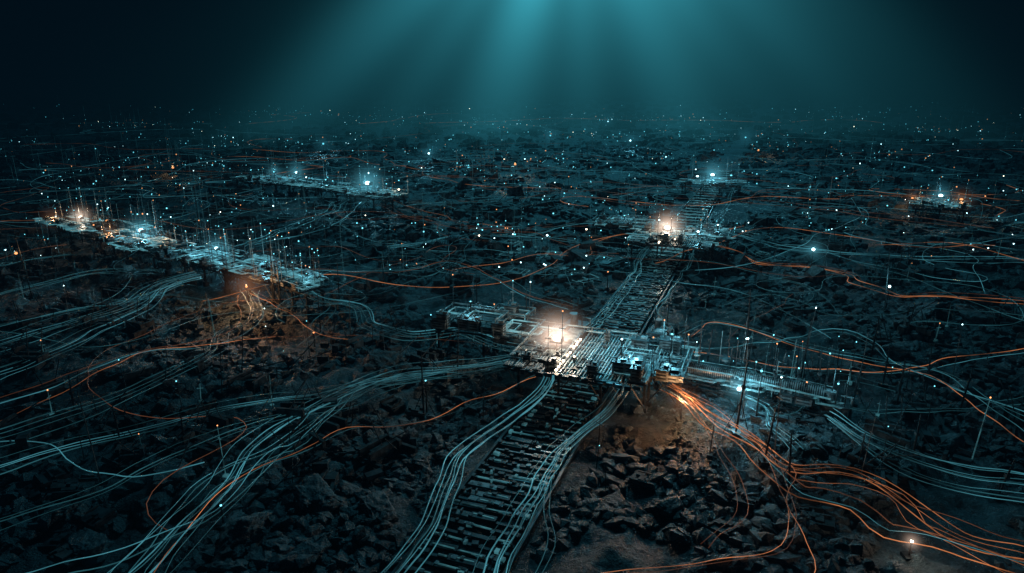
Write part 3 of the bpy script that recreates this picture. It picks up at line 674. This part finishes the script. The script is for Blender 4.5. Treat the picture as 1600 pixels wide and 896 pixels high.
# copper fan
bundle([(1045,600,1.3),(1085,632,.8),(1120,665),(1180,700),(1240,736),(1330,750),(1430,792),(1500,840),(1640,880)],3,.28,M_CO,.021,.25)
bundle([(1040,600,1.3),(1100,640,.8),(1150,680),(1210,735),(1250,775),(1330,795),(1385,835),(1480,850),(1640,890)],3,.3,M_CO,.020,.25,mats=[M_CO,M_CT,M_CO2])
bundle([(1045,598,1.3),(1110,640,.8),(1190,705),(1215,770),(1230,820),(1200,862),(1100,882),(940,900)],2,.2,M_CO,.017,.15,mats=[M_CO,M_CO2])
bundle([(1050,600,1.3),(1140,660,.8),(1235,735),(1250,790),(1268,840),(1255,930)],1,.16,M_CO,.018,.15)
bundle([(1050,605,1.2),(1080,660),(1120,715),(1150,790),(1090,850)],2,.25,M_CO2,.017,.15)
bundle([(1240,736),(1330,755),(1390,780),(1430,830),(1540,870),(1640,900)],2,.35,M_CO,.019,.3)
bundle([(1240,736),(1330,742),(1420,800),(1520,830),(1640,868)],1,.34,M_CO2,.018,.3)
bundle([(1240,460),(1170,500),(1140,540)],1,.2,M_CO2,.022,.2)
bundle([(1100,490),(1200,460),(1300,490),(1450,480),(1640,500)],1,.2,M_CT2,.026,.3)
nodes=[(440,288),(575,302),(1112,288),(1467,320),(135,350),(505,225),(670,240),(860,212),(985,220),(805,257),(1185,235),(270,262),(720,300),(1300,300),(950,300),(1350,350),(700,400)]
starts=[G(px+random.uniform(-80,80),py+random.uniform(-8,34),.4) for px,py in [random.choice(nodes) for _ in range(80)]]+[Vector((q.x,q.y,.4)) for q in frames]
for k,p in enumerate(starts):
    a=random.choice([0,math.pi])+random.gauss(0,.6); path=[p.copy()]; da=0; d0=p.length; a0=a
    L=random.uniform(.3,.9)*d0; st=.7*(d0/60); n=int(L/st)
    for i in range(n):
        da=da*.8+random.gauss(0,.25)-(a-a0)*.07; a+=da*.4
        p=p+Vector((math.cos(a),math.sin(a),0))*st; p.z=.5+.25*math.sin(i*.3+k); path.append(p.copy())
    if random.random()<.25: m=random.choice([M_CO2,M_CO2,M_CO])
    else: m=random.choice([M_CT2,M_CT2,M_CT])
    cable(path,.011*(d0/40)**.85,m,LAB[m],'cables running over the seabed')

# ------------------------------------------------------------------ poles and lamps
pv=[]
for k in range(8):
    rnd=random.Random(k+300); hh=rnd.uniform(1.,3.2)
    b=MB(); b.tube([(0,0,-.3),(0,0,hh)],.02,5,0,rs=[.026,.011]); b.box((0,0,hh*.75),(.3,.025,.025),rnd.uniform(0,3),0); b.box((0,0,.05),(.2,.2,.12),0,0)
    pm=b.mesh('pole',[[M_DARK,M_SLAB,M_PALE,M_RUNG][k%4]])
    b=MB(); b.ball((0,0,0),.025,0,1.2); lm=b.mesh('lamp',[[E_TEAL,E_TEAL,E_WHITE,E_ORANGE][k%4]])
    b=MB(); b.tube([(0,0,-.3),(0,0,hh)],.02,4,0,rs=[.03,.015]); b.ball((0,0,hh*(.3 if k%3 else 1)),.045,1,1.)
    jm=b.mesh('lamp_pole',[[M_SLAB,M_CT2,M_CO2,M_SLAB][k%4],[E_TEAL,E_TEAL,E_WHITE,E_ORANGE][k%4]])
    pv.append((pm,lm,jm,hh))
pos=[]
cl=[(440,288,6,1),(575,302,4,1),(1112,288,4,1),(1467,320,5,3),(135,350,5,3),(215,374,4,3),(330,405,3,1),(420,420,3,1),(1052,372,3,3),(505,225,7,1),(670,240,5,1),(860,212,9,1),(985,220,7,1),(805,257,4,3),(1185,235,7,3),(270,262,7,3),(1165,215,8,1),(950,190,10,1),(1310,185,11,1),(600,185,14,1),(760,195,12,1),(1050,190,12,1),(430,180,12,1),(210,200,12,3),(1450,210,9,3),(360,230,6,1),(1380,250,6,1),(905,262,4,1),(720,275,3,1),(1020,250,4,1),(775,530,2,1),(1165,600,2,1),(1240,600,2,1)]
for px,py,s,k in cl:
    P=G(px,py)
    for i in range(int(20+s*3)): pos.append((P.x+random.gauss(0,s)*random.choice([.4,1,1.8]),P.y+random.gauss(0,s*.22),k))
n0=0
while n0<950:
    py=168+262*random.random()**1.2; P=G(random.uniform(-20,1620),py); x,r=P.x,P.y
    if fbm(np.array([x/(r*.08)]),np.array([math.log(r)*16]),2,12)[0]>.56: pos.append((x,r,1)); n0+=1
for i in range(90):
    r=math.exp(random.uniform(math.log(18),math.log(48))); pos.append((random.uniform(-.8,.8)*r,r,1))
pos=[p for p in pos if abs(trackd(p[0],p[1]))>1.9 and p[1]>13]
pos.sort(key=lambda p:p[1])
for i,(x,y,k) in enumerate(pos[:300]):
    pm,lm,jm,hh=random.choice(pv); z=h1(x,y); s=random.uniform(.45,1.1)
    if y<50:
        E=link('lamp_pole',pm,None,(x,y,z),(random.gauss(0,.05),random.gauss(0,.05),random.uniform(0,6)),(s,s,s)); 
        if random.random()<.35: link('lamp',lm,E,(0,0,hh))
    else: E=link('lamp_pole',jm,None,(x,y,z),(random.gauss(0,.04),random.gauss(0,.04),0),(s,s,s))
    top(E,'thin upright pole with a tiny lamp at its tip','pole','lamp poles standing on the seabed')
b=MB(); b2=MB()
for x,y,k in pos[300:]:
    z=h1(x,y); hh=random.uniform(.3,2.)*(1+y/500); d=y/100
    r=random.choice([.018,.022,.025,.03,.035,.04,.05,.08])*(d**.5)
    w=random.random()
    mi=(0 if w<.74 else 1 if w<.82 else 2 if w<.84 else 3) if k==1 else (3 if w<.45 else 2 if w<.52 else 0)
    b.ball((x,y,z+hh*random.uniform(.2,1)),r,mi)
    if random.random()<.5: b2.tube([(x,y,z),(x,y,z+hh*random.uniform(1,2.4))],.018*d**.6,4,0)
o=link('distant_lights',b.mesh('distant_lights',EM)); top(o,'countless tiny teal and orange lights across the seabed','lights',kind='stuff')
o=link('distant_poles',b2.mesh('distant_poles',[M_CT2])); top(o,'countless thin poles across the distant seabed','poles',kind='stuff')

# ------------------------------------------------------------------ water volume, painted light shafts
def volbox(name,x0,x1,y0,y1,z0,z1,m):
    b=MB(); b.box(((x0+x1)/2,(y0+y1)/2,(z0+z1)/2),(x1-x0,y1-y0,z1-z0)); me=b.mesh(name,[m]); return link(name,me)
m,nt,o=mat('sea_water'); L=nt.links.new
ab=N(nt,'ShaderNodeVolumeAbsorption'); ab.inputs[0].default_value=(0,.2,.25,1); ab.inputs[1].default_value=.0115
em=N(nt,'ShaderNodeEmission'); em.inputs[0].default_value=(.0006,.0036,.0066,1); em.inputs[1].default_value=.0115  # faint emission put into the water in place of scattered haze
ad=N(nt,'ShaderNodeAddShader'); L(ab.outputs[0],ad.inputs[0]); L(em.outputs[0],ad.inputs[1]); L(ad.outputs[0],o.inputs['Volume'])
w=volbox('water',-510,510,-60,715,-12,68,m); top(w,'dark hazy deep water','water',kind='structure')
m,nt,o=mat('shaft_glow'); L=nt.links.new
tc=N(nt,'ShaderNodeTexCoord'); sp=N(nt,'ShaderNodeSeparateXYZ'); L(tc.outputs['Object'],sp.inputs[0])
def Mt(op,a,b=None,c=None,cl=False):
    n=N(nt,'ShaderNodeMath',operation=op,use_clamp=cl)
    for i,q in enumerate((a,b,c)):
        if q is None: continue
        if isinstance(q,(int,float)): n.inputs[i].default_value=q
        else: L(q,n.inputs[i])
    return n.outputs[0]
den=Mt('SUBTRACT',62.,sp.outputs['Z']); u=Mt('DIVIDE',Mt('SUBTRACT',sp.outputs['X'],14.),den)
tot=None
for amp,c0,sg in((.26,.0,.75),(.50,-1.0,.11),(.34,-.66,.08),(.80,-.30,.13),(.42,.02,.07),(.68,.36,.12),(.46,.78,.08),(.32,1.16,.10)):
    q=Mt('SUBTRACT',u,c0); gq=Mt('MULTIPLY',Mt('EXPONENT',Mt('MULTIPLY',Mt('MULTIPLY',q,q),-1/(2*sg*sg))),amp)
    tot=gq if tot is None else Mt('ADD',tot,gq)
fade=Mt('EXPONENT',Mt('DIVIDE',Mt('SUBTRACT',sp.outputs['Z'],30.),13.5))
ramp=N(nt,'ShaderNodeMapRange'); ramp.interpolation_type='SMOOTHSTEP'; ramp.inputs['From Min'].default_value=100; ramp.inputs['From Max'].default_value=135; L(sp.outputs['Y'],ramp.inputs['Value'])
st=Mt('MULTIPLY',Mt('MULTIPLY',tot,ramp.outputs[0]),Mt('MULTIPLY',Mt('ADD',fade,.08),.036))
em=N(nt,'ShaderNodeEmission'); em.inputs[0].default_value=(.10,.62,.72,1); L(st,em.inputs[1]); L(em.outputs[0],o.inputs['Volume'])  # shafts are emission shaped by position, not scattered light
w=volbox('light_shaft_glow',-150,175,100,178,-5,54,m); top(w,'emissive teal volume shaped as light shafts in the water','light shaft',kind='structure')

# ------------------------------------------------------------------ lights
s=bpy.data.lights.new('surface_light','SUN'); s.energy=.72; s.color=(.24,.80,1.); s.angle=math.radians(3)
link('surface_light',s,None,(0,60,60),(math.radians(-56),math.radians(14),0))
s=bpy.data.lights.new('shaft_light','SPOT'); s.energy=120000; s.color=(.2,.82,1.); s.spot_size=math.radians(120); s.spot_blend=1.; s.shadow_soft_size=5
link('shaft_light',s,None,(14,95,58),(0,0,0))

wd=bpy.data.worlds.new('World'); scene.world=wd; wd.use_nodes=True
bg=wd.node_tree.nodes['Background']; bg.inputs[0].default_value=(.02,.22,.36,1); bg.inputs[1].default_value=.016
print('objects',len(bpy.data.objects))
